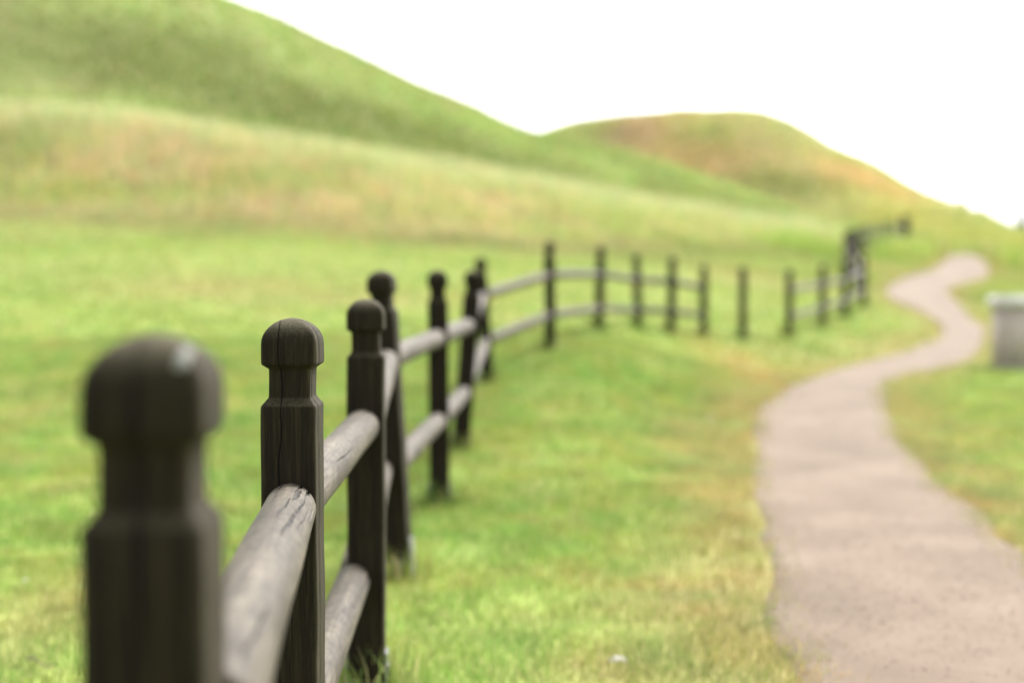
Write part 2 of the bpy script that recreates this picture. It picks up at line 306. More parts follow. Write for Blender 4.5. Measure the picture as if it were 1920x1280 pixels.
def mat_rail():
    m, t, b = new_mat('silvered_wood')
    v = mapping(t, (1, 1, .05)); g = noise_n(t, v, 190, 5, .75); g2 = noise_n(t, v, 50, 4, .6)
    v1 = mapping(t, (1, 1, .35)); big = noise_n(t, v1, 14, 5, .65)
    vw = mapping(t, (1, 1, .22))
    wv = t.nodes.new('ShaderNodeTexWave'); wv.wave_type = 'RINGS'; wv.rings_direction = 'X'; wv.inputs['Scale'].default_value = 22; wv.inputs['Distortion'].default_value = 9
    wv.inputs['Detail'].default_value = 3; wv.inputs['Detail Scale'].default_value = 2; t.links.new(vw, wv.inputs['Vector'])
    r = ramp(t, [(.25, (.042, .034, .025)), (.5, (.068, .057, .043)), (.75, (.106, .092, .071))]); t.links.new(g2, r.inputs[0])
    r0 = ramp(t, [(.32, (.50, .48, .46)), (.5, (.95, .95, .95)), (.62, (1.18, 1.18, 1.18))]); t.links.new(g, r0.inputs[0])
    c = mixc(t, 1.0, r.outputs[0], r0.outputs[0], 'MULTIPLY')
    r1 = ramp(t, [(.34, (.50, .46, .40)), (.47, (.92, .90, .87)), (.62, (1.25, 1.24, 1.21))]); t.links.new(big, r1.inputs[0])
    c = mixc(t, 1.0, c, r1.outputs[0], 'MULTIPLY')
    r2 = ramp(t, [(.0, (.60, .57, .53)), (.30, (1, 1, 1))]); t.links.new(wv.outputs[0], r2.inputs[0])
    c = mixc(t, .8, c, r2.outputs[0], 'MULTIPLY')
    ck = N(t, 'ShaderNodeAttribute', attribute_name='crack'); c = mixc(t, ck.outputs['Fac'], c, (.012, .010, .008))
    t.links.new(c, b.inputs['Base Color']); b.inputs['Roughness'].default_value = .7; b.inputs['Specular IOR Level'].default_value = .3
    bump(t, b, g, .45, .001); return m
def mat_plain(name, c1, c2, scale, rough=.7, metal=0, bs=.3):
    m, t, b = new_mat(name); v = mapping(t, (1, 1, 1)); n = noise_n(t, v, scale, 5, .65)
    r = ramp(t, [(.3, c1), (.7, c2)]); t.links.new(n, r.inputs[0]); t.links.new(r.outputs[0], b.inputs['Base Color'])
    b.inputs['Roughness'].default_value = rough; b.inputs['Metallic'].default_value = metal; bump(t, b, n, bs, .004); return m
TURF, BLADE, GRAVEL, POST, RAIL = mat_turf(), mat_blade(), mat_gravel(), mat_post(), mat_rail()
STEEL = mat_plain('galvanised_steel', (.16, .165, .17), (.30, .30, .30), 60, .5, .55)
CONC = mat_plain('weathered_concrete', (.27, .23, .205), (.42, .37, .335), 14, .85)
LID = mat_plain('pale_sheet_metal', (.44, .43, .43), (.56, .545, .545), 9, .55)
DROP = mat_plain('chalky_white', (.11, .115, .10), (.17, .17, .155), 120, .8)
BARK = mat_plain('bark', (.06, .045, .035), (.13, .10, .08), 20, .9)
PETAL = mat_plain('petal_white', (.34, .33, .28), (.5, .48, .42), 90, .7)

# ------------------------------------------------------------ ground and hills
ang = np.concatenate([np.linspace(-180, -60, 50, endpoint=False), np.linspace(-60, -24, 60, endpoint=False), np.linspace(-24, 24, 420, endpoint=False),
                      np.linspace(24, 60, 60, endpoint=False), np.linspace(60, 180, 51)])
rad = np.concatenate([[.05, .5, 1, 1.5], np.exp(np.linspace(math.log(2), math.log(200), 430)), np.exp(np.linspace(math.log(215), math.log(3000), 26))])
A, RR = np.meshgrid(np.radians(ang), rad); gx = (RR*np.sin(A)).ravel(); gy = (RR*np.cos(A)).ravel(); gz = height(gx, gy)
na, nr = len(ang), len(rad)
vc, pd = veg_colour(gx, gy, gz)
T = pchip(cang, tab, np.clip(np.arctan2(gx, gy), cang[0], cang[-1])); toe = T[:, 6, 0]; sad = T[:, 8, 0]
rc = np.hypot(gx, gy)*np.cos(np.clip(np.arctan2(gx, gy), -R(40), R(40)))
j, i = np.meshgrid(np.arange(nr-1), np.arange(na-1), indexing='ij'); q = (j*na+i).ravel()
quads = np.stack([q, q+1, q+na+1, q+na], 1)[:, ::-1]
aq = np.arctan2(gx, gy)[q]; zone = np.zeros(len(q), int)
zone[(rc[q] > toe[q]) & (np.abs(aq) < R(60))] = 1
zone[(rc[q] > sad[q]) & (aq > R(-6)) & (aq < R(60))] = 2
V = np.stack([gx, gy, gz], 1)
for z_, nm, lb in ((0, 'ground', 'mown green lawn rising to a bank of tall dry grass'), (1, 'hill', 'large green grassy mound at the left'), (2, 'hill', 'far rounded mound with rusty and straw coloured patches')):
    fq = quads[zone == z_]; used, inv = np.unique(fq, return_inverse=True)
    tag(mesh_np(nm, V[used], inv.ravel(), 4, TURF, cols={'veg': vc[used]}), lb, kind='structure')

# ------------------------------------------------------------ path
n = len(Lc); K = 28
arc = np.concatenate([[0], np.cumsum(np.linalg.norm(np.diff(mid, axis=0), axis=1))])
wob = lambda sd, k: ((fbm(arc, arc*0, .8, sd, 5))-.5)*k*2
s_ = np.arange(n); wl, wr_ = wob(61, .11), wob(67, .11)
tt = np.linspace(0, 1, K); pv = []
dirv = (Rc-Lc); dirn = dirv/np.linalg.norm(dirv[:, :2], axis=1)[:, None]
Le = Lc+dirn*wl[:, None]; Re = Rc+dirn*wr_[:, None]
Pm = Le[:, None, :]*(1-tt)[None, :, None]+Re[:, None, :]*tt[None, :, None]
px_, py_ = Pm[:, :, 0].ravel(), Pm[:, :, 1].ravel(); edge = np.tile(np.minimum(tt, 1-tt), n)
rr_ = np.hypot(px_, py_)
pz = height(px_, py_)+.012+.0008*rr_-np.where(edge < .001, .014, 0)
j, i = np.meshgrid(np.arange(n-1), np.arange(K-1), indexing='ij'); q = (j*K+i).ravel()
tag(mesh_np('path', np.stack([px_, py_, pz], 1), np.stack([q, q+1, q+K+1, q+K], 1).ravel(), 4, GRAVEL), 'winding footpath of pale pinkish gravel', kind='structure')

# ------------------------------------------------------------ grass blades
def blades(name, X, Y, H, W, label, lean=.5, bright=1.1, pathgap=.0, tipcol=None, seed=1):
    g = np.random.default_rng(seed)
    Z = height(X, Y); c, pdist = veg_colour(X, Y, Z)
    keep = pdist > pathgap-.05+g.normal(0, .06, len(X))
    X, Y, Z, H, W, c = X[keep], Y[keep], Z[keep], H[keep], W[keep], c[keep]; nb = len(X)
    c = c*bright*(.72+.56*g.random(nb))[:, None]
    c = c*(.82+.36*fbm(X, Y, 9, 71, 2))[:, None]; c = c*(1+np.array((.25, -.05, .0))*((vnoise(X, Y, 5, 83)-.5)*1.6)[:, None])
    dry = g.random(nb) < .13; c[dry] = c[dry]*.35+STRAW*.75
    lu = g.random(nb) < .2; c[lu] = c[lu]*np.array((.75, 1.0, .6))
    th = g.random(nb)*2*math.pi; la = g.random(nb)*2*math.pi; L = H*lean*(.3+g.random(nb))
    wx, wy = np.cos(th)*W/2, np.sin(th)*W/2; lx, ly = np.cos(la)*L, np.sin(la)*L
    P = np.empty((nb, 5, 3))
    P[:, 0] = np.stack([X-wx, Y-wy, Z-.01], 1); P[:, 1] = np.stack([X+wx, Y+wy, Z-.01], 1)
    P[:, 2] = np.stack([X+wx*.8+lx*.3, Y+wy*.8+ly*.3, Z+H*.55], 1); P[:, 3] = np.stack([X-wx*.8+lx*.3, Y-wy*.8+ly*.3, Z+H*.55], 1)
    P[:, 4] = np.stack([X+lx, Y+ly, Z+H], 1)
    b = (np.arange(nb)*5)[:, None]
    F3 = np.concatenate([b+[0, 1, 2], b+[0, 2, 3], b+[3, 2, 4]], 1)
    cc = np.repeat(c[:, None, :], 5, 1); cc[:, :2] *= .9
    if tipcol is not None: cc[:, 4] = cc[:, 4]*.3+np.array(tipcol)*.7
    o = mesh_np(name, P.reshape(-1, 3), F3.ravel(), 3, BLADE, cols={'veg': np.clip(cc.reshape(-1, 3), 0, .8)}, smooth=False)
    return tag(o, label, 'grass', kind='stuff')
g = np.random.default_rng(11)
def sample(nb, r0, r1, amax=33, p=1.0):
    r = (r0**p+(r1**p-r0**p)*g.random(nb))**(1/p); a = np.radians((g.random(nb)*2-1)*amax); return r*np.sin(a), r*np.cos(a), r
X, Y, r = sample(465000, 3.2, 15, p=1.1); 
clump = fbm(X, Y, 3.0, 40); keep = g.random(len(X)) < .45+clump*.9
X, Y, r, clump = X[keep], Y[keep], r[keep], clump[keep]
k = np.clip(r/6, .8, 2.5)
blades('lawn_grass', X, Y, (.022+.05*clump*g.random(len(X)))*k**.5, .0045*k, 'short green lawn grass with straw coloured bits along the fence and path', seed=3)
X, Y, r = sample(215000, 14.5, 36, p=1.0)
blades('lawn_grass', X, Y, (.03+.04*g.random(len(X)))*(1-.3*ss(28, 36, r)), .012*r/14, 'bright lawn grass stretching from the fence to the dry bank', pathgap=.0, seed=4)
a = np.radians(2+g.random(130000)*31); r = 34+g.random(130000)*32; T = pchip(cang, tab, a)[:, :, 0]; keep = (r < T[:, 4]) | (a > R(11.5)); a, r = a[keep], r[keep]
blades('lawn_grass', r*np.sin(a), r*np.cos(a), .06+.07*g.random(len(r)), np.full(len(r), .04), 'grass on both sides of the far bend of the path', pathgap=.0, seed=14)
a = np.radians((g.random(150000)*2-1)*32); T = pchip(cang, tab, a)[:, :, 0]; u = g.random(len(a))**.8
rc_ = T[:, 4]-5+(T[:, 5]+1.2-T[:, 4]+5)*u; keep = (a < R(13)); a, rc_ = a[keep], rc_[keep]; r = rc_/np.cos(a)
hh = (.25+.4*g.random(len(r)))*(.12+.88*ss(.1, .6, u[keep]))*(.55+.6*fbm(r*np.sin(a), r*np.cos(a), .4, 50))
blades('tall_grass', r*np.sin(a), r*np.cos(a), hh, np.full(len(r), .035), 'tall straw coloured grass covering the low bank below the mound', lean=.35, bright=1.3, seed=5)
a = np.radians(13+g.random(32000)*20); r = 50+g.random(32000)*60
blades('tall_grass', r*np.sin(a), r*np.cos(a), .2+.5*g.random(len(r)), np.full(len(r), .06), 'yellowish tall grass on the rise beyond the end of the path', lean=.35, bright=1.4, pathgap=.6, seed=6)

a = np.radians((g.random(62000)*2-1)*32); T = pchip(cang, tab, a)[:, :, 0]; keep = a < R(12); a, T = a[keep], T[keep]
r = (T[:, 5]-.9+1.6*g.random(len(a)))/np.cos(a)
blades('tall_grass', r*np.sin(a), r*np.cos(a), (.22+.38*g.random(len(r)))*(.8+.35*fbm(r*np.sin(a), r*np.cos(a), 1.5, 51)), np.full(len(r), .03), 'feathery pale grass standing along the crest of the bank', lean=.3, bright=1.15, seed=8)
a = np.radians((g.random(122000)*2-1)*32); T = pchip(cang, tab, a)[:, :, 0]; keep = a < R(14); a, T = a[keep], T[keep]
r = (T[:, 6]-2+(T[:, 7]+2-T[:, 6]+2)*g.random(len(a)))/np.cos(a)
blades('hill_grass', r*np.sin(a), r*np.cos(a), (.12+.3*g.random(len(r)))*(.3+.7*fbm(r*np.sin(a), r*np.cos(a), .5, 52)), np.full(len(r), .10), 'rough green grass on the big mound', lean=.5, bright=1.45, seed=9)
a = np.radians(g.random(60000)*22-1); r = 92+45*g.random(len(a))
blades('hill_grass', r*np.sin(a), r*np.cos(a), (.15+.35*g.random(len(r)))*(.3+.8*fbm(r*np.sin(a), r*np.cos(a), .35, 53)), np.full(len(r), .15), 'dry and green grass on the far rounded mound', lean=.5, bright=2.0, seed=19)
# ------------------------------------------------------------ fence builders
PROF = [(.0000, .004), (-.0010, .011), (-.0030, .0185), (-.0064, .0258), (-.0105, .0316), (-.0158, .0370), (-.0220, .0413), (-.029, .0446), (-.035, .0463), (-.043, .0472),
        (-.060, .0474), (-.0760, .0472), (-.0785, .0462), (-.0850, .0372), (-.0868, .0358), (-.1000, .0355), (-.1180, .0355), (-.1330, .0357), (-.1360, .0366), (-.1480, .0462), (-.1510, .0471)]
def build_post(parent, foot, head, rot, res=48, fine=False, seed=0, name='post'):
    """square post with chamfered neck and domed head; foot, head are world points"""
    g = np.random.default_rng(100+seed)
    L = (head-foot).length; up = (head-foot).normalized()
    prof = list(PROF)
    step = .004 if fine else .05
    z0 = -.1510
    if fine:
        ps = []
        for (a, b) in zip(PROF[:-1], PROF[1:]):
            m = max(1, int((abs(a[0]-b[0])+abs(a[1]-b[1]))/.003))
            for k in range(m): ps.append((a[0]+(b[0]-a[0])*k/m, a[1]+(b[1]-a[1])*k/m))
        prof = ps+[PROF[-1]]
    zz = np.arange(z0-step, -L+.001, -step); prof += [(z, .0472) for z in zz]+[(-L, .0472)]
    if fine: res = 360
    th = (np.arange(res)+.5)/res*2*math.pi-math.pi/4
    Vv = []; wear_lit = []; crack = []
    for z, hw in prof:
        dome = 1-ss(-.045, 0., np.array(z)) if z > -.045 else 1.
        p = 3.2+float(dome)*22 if z > -.045 else 26
        c, s = np.cos(th), np.sin(th)
        rr = hw/((np.abs(c)**p+np.abs(s)**p)**(1/p))
        x, y = rr*c, rr*s
        wv = .0006*np.sin(z*13+seed)+.0004*np.sin(z*31+seed*2)
        x = x+wv; y = y+wv*.6
        # splits that run down the grain
        ck = np.zeros(res)
        if z > -L:
            for fi in range(4):
                gg = [(-.015+.012*math.sin(seed*1.7+fi*2), .9), (.018*math.cos(seed+fi), .45)]
                for (uc, amt) in gg:
                    if amt < .6 and not (-.62 < z < -.17-.05*fi): continue
                    uc2 = uc+.0030*math.sin(z*22+fi+seed)+.0012*math.sin(z*71+fi)
                    u = y if fi in (0, 2) else x; v = x if fi in (0, 2) else y; sg = 1 if fi in (0, 1) else -1
                    on = (v*sg > .8*hw)
                    wd = (.0009+.0009*max(0, math.sin(z*9+seed+fi)))*(1 if fine else 1.3)
                    ck = np.maximum(ck, on*amt*np.clip(1.6-np.abs(u-uc2)/wd, 0, 1))
        sc_ = 1-.045*np.clip(ck, 0, 1); x = x*sc_; y = y*sc_
        Vv.append(np.stack([x, y, np.full(res, z)+L+(0 if z < -.01 else 0)], 1))
        corner = ss(.0, .012, .052-np.hypot(np.abs(x)-hw, np.abs(y)-hw)-.04) if hw > .03 else np.zeros(res)
        wt = (1-ss(.0, .050, -np.array(z)))*1.0
        slope_w = .55 if -.150 < z < -.134 else 0
        sidef = (x > .93*hw)*.62*(z < 0)  # right face painted lighter as if lit from the right, besides being worn
        wear_lit.append(np.clip(np.maximum.reduce([corner*.55, np.full(res, float(wt)), np.full(res, slope_w), sidef]), 0, 1)); crack.append(ck)
    Vv = np.concatenate(Vv); nr_ = len(prof)
    Vv = np.concatenate([Vv, [[0, 0, L+.0006]]]); wear_lit = np.concatenate(wear_lit+[[1]]); crack = np.concatenate(crack+[[0]])
    tris = []
    for k in range(nr_-1):
        a = k*res+np.arange(res); b = k*res+(np.arange(res)+1) % res
        tris.append(np.stack([a, b, b+res, a], 1)); tris.append(np.stack([a, b+res, a+res, a], 1))
    j_ = np.arange(res); Q = []
    for k in range(nr_-1):
        a = k*res+j_; b = k*res+(j_+1) % res
        Q.append(np.stack([a, a+res, b+res], 1)); Q.append(np.stack([a, b+res, b], 1))
    top = np.stack([j_, (j_+1) % res, np.full(res, nr_*res)], 1); Q.append(top)
    Fq = np.concatenate(Q)
    o = mesh_np(name, Vv, Fq.ravel(), 3, POST, parent, {'wear_lit': wear_lit, 'crack': crack})
    qn = up.to_track_quat('Z', 'Y'); from mathutils import Quaternion
    o.rotation_mode = 'QUATERNION'; o.rotation_quaternion = Vector((0, 0, 1)).rotation_difference(up) @ Quaternion((0, 0, 1), rot)
    o.location = foot-(parent.location if parent else Vector((0, 0, 0)))
    return o
def build_anchor(post, drop):
    """two galvanised straps holding the post foot above the turf"""
    V_, F_ = [], []
    def box(cx, cy, cz, sx, sy, sz):
        b = len(V_)
        for dx in (-1, 1):
            for dy in (-1, 1):
                for dz in (-1, 1): V_.append((cx+dx*sx/2, cy+dy*sy/2, cz+dz*sz/2))
        for f in ((0, 1, 3, 2), (4, 6, 7, 5), (0, 4, 5, 1), (2, 3, 7, 6), (0, 2, 6, 4), (1, 5, 7, 3)): F_.append([b+i for i in f])
    for s in (-1, 1): box(s*.0505, 0, -.03, .006, .062, .17+drop*.3)
    box(0, 0, -.018, .094, .06, .007); box(0, 0, -.02-(drop+.08)/2, .03, .03, drop+.08)
    for s in (-1, 1): box(s*.056, .0, .02, .006, .014, .014)
    o = mesh_np('post_anchor', np.array(V_), np.array(F_).ravel(), 4, STEEL, post, smooth=False); return o
def build_rail(parent, p0, p1, dia0=.09, dia1=.09, res=28, nl=14, seed=0, cracks=(), fine=False):
    g = np.random.default_rng(500+seed); p0, p1 = Vector(p0), Vector(p1); L = (p1-p0).length; dr = (p1-p0).normalized()
    if fine: res, nl = 300, 640
    # rings, rounded ends
    s = np.linspace(0, L, nl+1); e = np.minimum(s, L-s); rend = np.where(e < .012, .80+.20*np.sqrt(np.clip(1-(1-e/.012)**2, 0, 1)), 1)
    th = np.arange(res)/res*2*math.pi
    S, TH = np.meshgrid(s, th, indexing='ij'); Rr = ((dia0+(dia1-dia0)*S/L)/2)*rend[:, None]
    ph = seed*1.3
    qr = dr.to_track_quat('Z', 'X'); ul = qr.inverted() @ Vector((0, 0, 1)); rl = qr.inverted() @ Vector((1, 0, 0)); ua_ = math.atan2(ul.y, ul.x); sgn = 1 if math.sin(math.atan2(rl.y, rl.x)-ua_) > 0 else -1
    cracks = [(c_[0], ua_+sgn*c_[1], c_[2], c_[3]) for c_ in cracks]
    Rr = Rr*(1+.012*np.sin(2*TH+ph+S*3)+.012*np.sin(S*9+ph)+.008*np.sin(3*TH-S*5+ph))
    ck = np.zeros_like(S)
    gc = list(cracks)
    for q in range(5 if fine else 4):
        gc.append((g.random()*L, ua_+sgn*(g.random()*2.4-1.1), .14+.30*g.random(), .0010+.0013*g.random()))
    for (sc0, tc, ln, wd) in gc:
        tcc = tc+.05*np.sin((S-sc0)*17+tc)+.015*np.sin(S*47+tc)+(S-sc0)*.4*sgn
        dt = np.abs((TH-tcc+math.pi) % (2*math.pi)-math.pi)*dia0/2; tap = np.clip(1-((S-sc0)/(ln/2))**2, 0, 1)
        wloc = wd*tap*(.75+.4*np.sin(S*60+tc)**2); ck = np.maximum(ck, np.clip(1.5-dt/np.maximum(wloc, 1e-5), 0, 1)*(tap > 0))
    Rr = Rr-.0035*np.clip(ck, 0, 1)
    bow = .004*np.sin(S/L*math.pi)*math.sin(seed)
    P = np.stack([Rr*np.cos(TH)+bow, Rr*np.sin(TH), S], 2).reshape(-1, 3)
    a = (np.arange(nl)[:, None]*res+np.arange(res)[None, :]).ravel(); b = (np.arange(nl)[:, None]*res+(np.arange(res)+1)[None, :] % res).ravel()
    Q = [np.stack([a, b, b+res], 1), np.stack([a, b+res, a+res], 1)]
    c0, c1 = len(P), len(P)+1; P = np.concatenate([P, [[0, 0, 0], [0, 0, L]]]); jj = np.arange(res)
    Q.append(np.stack([(jj+1) % res, jj, np.full(res, c0)], 1)); Q.append(np.stack([nl*res+jj, nl*res+(jj+1) % res, np.full(res, c1)], 1))
    o = mesh_np('rail', P, np.concatenate(Q).ravel(), 3, RAIL, parent, {'crack': np.concatenate([ck.ravel(), [0, 0]])})
    o.rotation_mode = 'QUATERNION'; o.rotation_quaternion = dr.to_track_quat('Z', 'X'); o.location = p0-parent.location
    return o
def gh(x, y): return float(height([x], [y])[0])
# surveyed posts: (column of the head, row of the head, distance, column of the foot, turn in degrees)
near = [(288, 625, 1.122, 288, 1), (548, 596, 2.447, 549, -1), (686, 560, 3.65, 686, 2), (714, 507, 5.15, 748, -6), (820, 506, 6.75, 824, 4), (888, 506, 8.35, 863, 8), (900, 483, 11.3, 915, 5),
        (1030, 453, 13.0, 1032, 3), (1127, 461, 15.2, 1123, 0), (1193, 476, 16.8, 1197, -4), (1261, 482, 17.5, 1259, 2), (1320, 497, 18.5, 1320, 1)]
def dens(P):
    out = [P[0]]
    for a, b in zip(P[:-1], P[1:]):
        A = unproj(*a[:3]); B = unproj(*b[:3]); step = 5.5 if A.y < 39 else 1.45; m = max(1, round((B-A).length/step))
        for k in range(1, m+1): out.append(tuple(a[i]+(b[i]-a[i])*k/m for i in range(5)))
    return out
far = dens([(1480, 505, 20, 1480, 0), (1543, 496, 22.2, 1543, 2), (1586, 492, 24.5, 1584, 4), (1620, 478, 26.8, 1620, 0), (1607, 458, 30.5, 1607, 3), (1594, 444, 35, 1594, 0), (1586, 434, 40, 1586, 2),
       (1603, 428, 46, 1603, 1), (1628, 420, 50, 1628, 0), (1654, 414, 53, 1654, 2), (1678, 408, 55, 1678, 0), (1692, 404, 57, 1691, 3), (1697, 404, 58.3, 1696, 1), (1701, 405, 60, 1701, 1), (1703, 406, 62, 1703, 1), (1700, 407, 64, 1699, 1)])
def build_fence(pts, label, seed0, special=False):
    hd = [unproj(p[0], p[1], p[2]) for p in pts]
    ft = []
    for p, h in zip(pts, hd):
        x = (p[3]-960)/F*p[2]
        if p[2] < 4: x = h.x
        ft.append(Vector((x, p[2], gh(x, p[2]))))
    root = empty('wooden_fence', ft[0].copy()); bpy.context.view_layer.update()
    tag(root, label, 'fence'); posts = []
    for k, (p, h, f) in enumerate(zip(pts, hd, ft)):
        drop = .05 if p[2] < 4 else (.075 if p[2] < 6 else .04)
        up = (h-f).normalized(); foot = f+up*drop
        po = build_post(root, foot, h, R(p[4]), res=64 if p[2] < 9 else 24, fine=(special and k in (1, 2)), seed=seed0+k)
        build_anchor(po, drop); posts.append(po)
    UP, LO = .323, .715
    for k in range(len(pts)-1):
        for q, off in enumerate((UP, LO)):
            a, b = hd[k], hd[k+1]; ua = (ft[k]-a).normalized(); ub = (ft[k+1]-b).normalized()
            sa = off if pts[k][2] < 10 else off*.93; sb = off if pts[k+1][2] < 10 else off*.93
            p0 = a+ua*sa; p1 = b+ub*sb; d = (p1-p0).normalized()
            fine = special and q == 0 and k in (0, 1)
            if special and k == 0: p0 = p0+Vector((.034, 0, .0)); p1 = p1+Vector((-.002, 0, 0))
            if special and k == 1: p1 = p1+Vector((-.006 if q == 0 else -.03, 0, 0))
            if special and k == 2 and q == 1: p0 = p0+Vector((-.03, 0, 0)); p1 = p1+Vector((-.045, 0, 0))
            inset = .037
            cr = ()
            if special and k == 0 and q == 0:
                Lr = (p1-p0).length-2*inset; cr = [(Lr-.13, CR_A, .17, .0036), (Lr-.30, CR_A-.28, .26, .0019), (Lr-.04, CR_A+.36, .09, .0030), (Lr-.025, CR_A+.02, .05, .0022), (Lr-.05, CR_A-.75, .07, .0016), (Lr-.42, CR_A+.10, .30, .0026), (Lr-.22, CR_A+.30, .28, .0014)]
            build_rail(root, p0+d*inset, p1-d*inset, .089 if p0.y < 8 else .078, .087 if p0.y < 8 else .078, res=40 if p0.y < 6 else 16, nl=60 if p0.y < 6 else 12, seed=seed0+k*2+q, cracks=cr, fine=fine)
    return root, posts
CR_A = .42
fn, posts = build_fence(near, 'dark posts with pale round rails curving from the foreground to the gap beside the path', 1, True)
ff, _ = build_fence(far, 'distant run of dark posts and rails turning uphill beyond the gap', 60)
g = np.random.default_rng(21); TX, TY, TH, TW = [], [], [], []
for p in near[2:]+far[:5]+[(1393, 500, 18.8, 1393, 4)]:
    m_ = 160; x0 = (p[3]-960)/F*p[2]; rr = np.abs(g.normal(.07, .045, m_)); aa = g.random(m_)*6.28
    TX.append(x0+rr*np.cos(aa)); TY.append(p[2]+rr*np.sin(aa)); TH.append(.06+.11*g.random(m_)); TW.append(np.full(m_, .004+.0004*p[2]))
blades('uncut_grass', np.concatenate(TX), np.concatenate(TY), np.concatenate(TH), np.concatenate(TW), 'longer uncut grass around the feet of the fence posts', lean=.45, pathgap=-1, bright=.9, seed=22)
# bird dropping on the first post's head
def blob_mesh(name, mat, parent, loc, sx, sy, sz, rot=(0, 0, 0), seed=0, n1=20, n2=12, jag=.15):
    P = []; Q = []
    for a in range(n2+1):
        la = math.pi*a/n2
        for b in range(n1):
            lo = 2*math.pi*b/n1; d = Vector((math.sin(la)*math.cos(lo), math.sin(la)*math.sin(lo), math.cos(la)))
            k = 1+jag*(noise.noise(d*1.7+Vector((seed, 0, 0))))*2; P.append((d.x*sx*k, d.y*sy*k, d.z*sz*k))
    for a in range(n2):
        for b in range(n1): Q.append((a*n1+b, (a+1)*n1+b, (a+1)*n1+(b+1) % n1, a*n1+(b+1) % n1))
    o = mesh_np(name, np.array(P), np.array(Q).ravel(), 4, mat, parent); o.location = loc; o.rotation_euler = rot; return o
L1 = 0
z1 = max(v.co.z for v in posts[0].data.vertices)
dp = blob_mesh('white_dropping', DROP, posts[0], (.0305, -.036, z1-.019), .0062, .0045, .0125, (R(-52), R(14), 0), 3)

# lone post in the gap
p = (1393, 500, 18.8, 1393, 4); h = unproj(p[0], p[1], p[2]); f = Vector(((p[3]-960)/F*p[2], p[2], 0)); f.z = gh(f.x, f.y)
lone = empty('gap_post', f); tag(lone, 'single dark post standing alone in the gap between the two fence runs', 'post')
po = build_post(lone, f+Vector((0, 0, .04)), h, R(4), res=24, seed=31, name='post'); build_anchor(po, .04)

# ------------------------------------------------------------ plinth at the right edge
def rbox(name, mat, parent, c, s, bev, seg=3, disp=0, sub=0):
    import bmesh
    bm = bmesh.new(); bmesh.ops.create_cube(bm, size=1)
    for v in bm.verts: v.co = Vector((c[0]+v.co.x*s[0], c[1]+v.co.y*s[1], c[2]+v.co.z*s[2]))
    bmesh.ops.bevel(bm, geom=list(bm.edges), offset=bev, segments=seg, affect='EDGES')
    me = bpy.data.meshes.new(name); bm.to_mesh(me); bm.free(); me.materials.append(mat)
    for pl in me.polygons: pl.use_smooth = True
    o = bpy.data.objects.new(name, me); col.objects.link(o); o.parent = parent; return o
b0 = hit(1884, 694); D0 = b0.y
px0 = (1882-960)/F*D0; W0 = .46
root = empty('litter_bin', (px0+W0/2, D0+W0/2, gh(px0+W0/2, D0+.1)-.01)); root.rotation_euler = (0, 0, R(-4))
tag(root, 'square grey bin with a pale overhanging lid on the grass right of the path', 'bin')
H0 = (694-550)*D0/F
rbox('body', CONC, root, (0, 0, (H0-.15)/2), (W0, W0, H0-.15), .012)
rbox('lid', LID, root, (0, 0, H0-.075-.01), (W0+.10, W0+.10, .13), .02)
rbox('foot_rim', CONC, root, (0, 0, .02), (W0+.03, W0+.03, .08), .01)

# ------------------------------------------------------------ far spruce and bushes on the skyline
def leaf_cloud(name, mat_col, parent, pts, size, seed):
    g = np.random.default_rng(seed); n_ = len(pts); P = np.empty((n_, 4, 3)); 
    u = g.normal(size=(n_, 3)); u /= np.linalg.norm(u, axis=1)[:, None]; v = np.cross(u, g.normal(size=(n_, 3))); v /= np.linalg.norm(v, axis=1)[:, None]
    s = size*(.6+.8*g.random(n_))[:, None]
    P[:, 0] = pts-u*s; P[:, 1] = pts-v*s*.5; P[:, 2] = pts+u*s; P[:, 3] = pts+v*s*.5
    cc = np.repeat((np.array(mat_col)[None, :]*(.6+.8*g.random((n_, 1))))[:, None, :], 4, 1)
    return mesh_np(name, P.reshape(-1, 3), np.arange(n_*4), 4, BLADE, parent, cols={'veg': cc.reshape(-1, 3)}, smooth=False)
def cone_trunk(parent, h, r, name='trunk'):
    n_ = 10; P = []; Q = []
    for k in range(6):
        z = h*k/5; rr = r*(1-k/5*.9)
        for a in range(n_): P.append((rr*math.cos(a*2*math.pi/n_), rr*math.sin(a*2*math.pi/n_), z))
    for k in range(5):
        for a in range(n_): Q.append((k*n_+a, k*n_+(a+1) % n_, (k+1)*n_+(a+1) % n_, (k+1)*n_+a))
    return mesh_np(name, np.array(P), np.array(Q).ravel(), 4, BARK, parent)
def spruce(px, d, top_py, label, seed):
    x = (px-960)/F*d; z = gh(x, d); H = CAMZ+(540-top_py)*d/F-z
    root = empty('spruce_tree', (x, d, z)); tag(root, label, 'tree'); cone_trunk(root, H*.96, .22*H/8)
    g = np.random.default_rng(seed); P = []
    lay = 20
    for k in range(lay):
        t = k/(lay-1); zz = H*(.08+.9*t); rr = H*.21*(1-t)**.85+.08
        for b in range(10):
            a = g.random()*6.28; rb = rr*(.7+.5*g.random()); m = 55
            q = g.random(m)**.7*rb; P.append(np.stack([np.cos(a)*q+g.normal(0, .09, m), np.sin(a)*q+g.normal(0, .09, m), zz-q*.35+g.normal(0, .08, m)], 1))
    leaf_cloud('crown', (.045, .075, .05), root, np.concatenate(P), .16, seed)
spruce(1914, 150, 394, 'dark spruce on the far horizon at the right edge, the taller one', 5)
spruce(1975, 165, 415, 'smaller spruce farther right on the horizon, mostly out of view', 6)
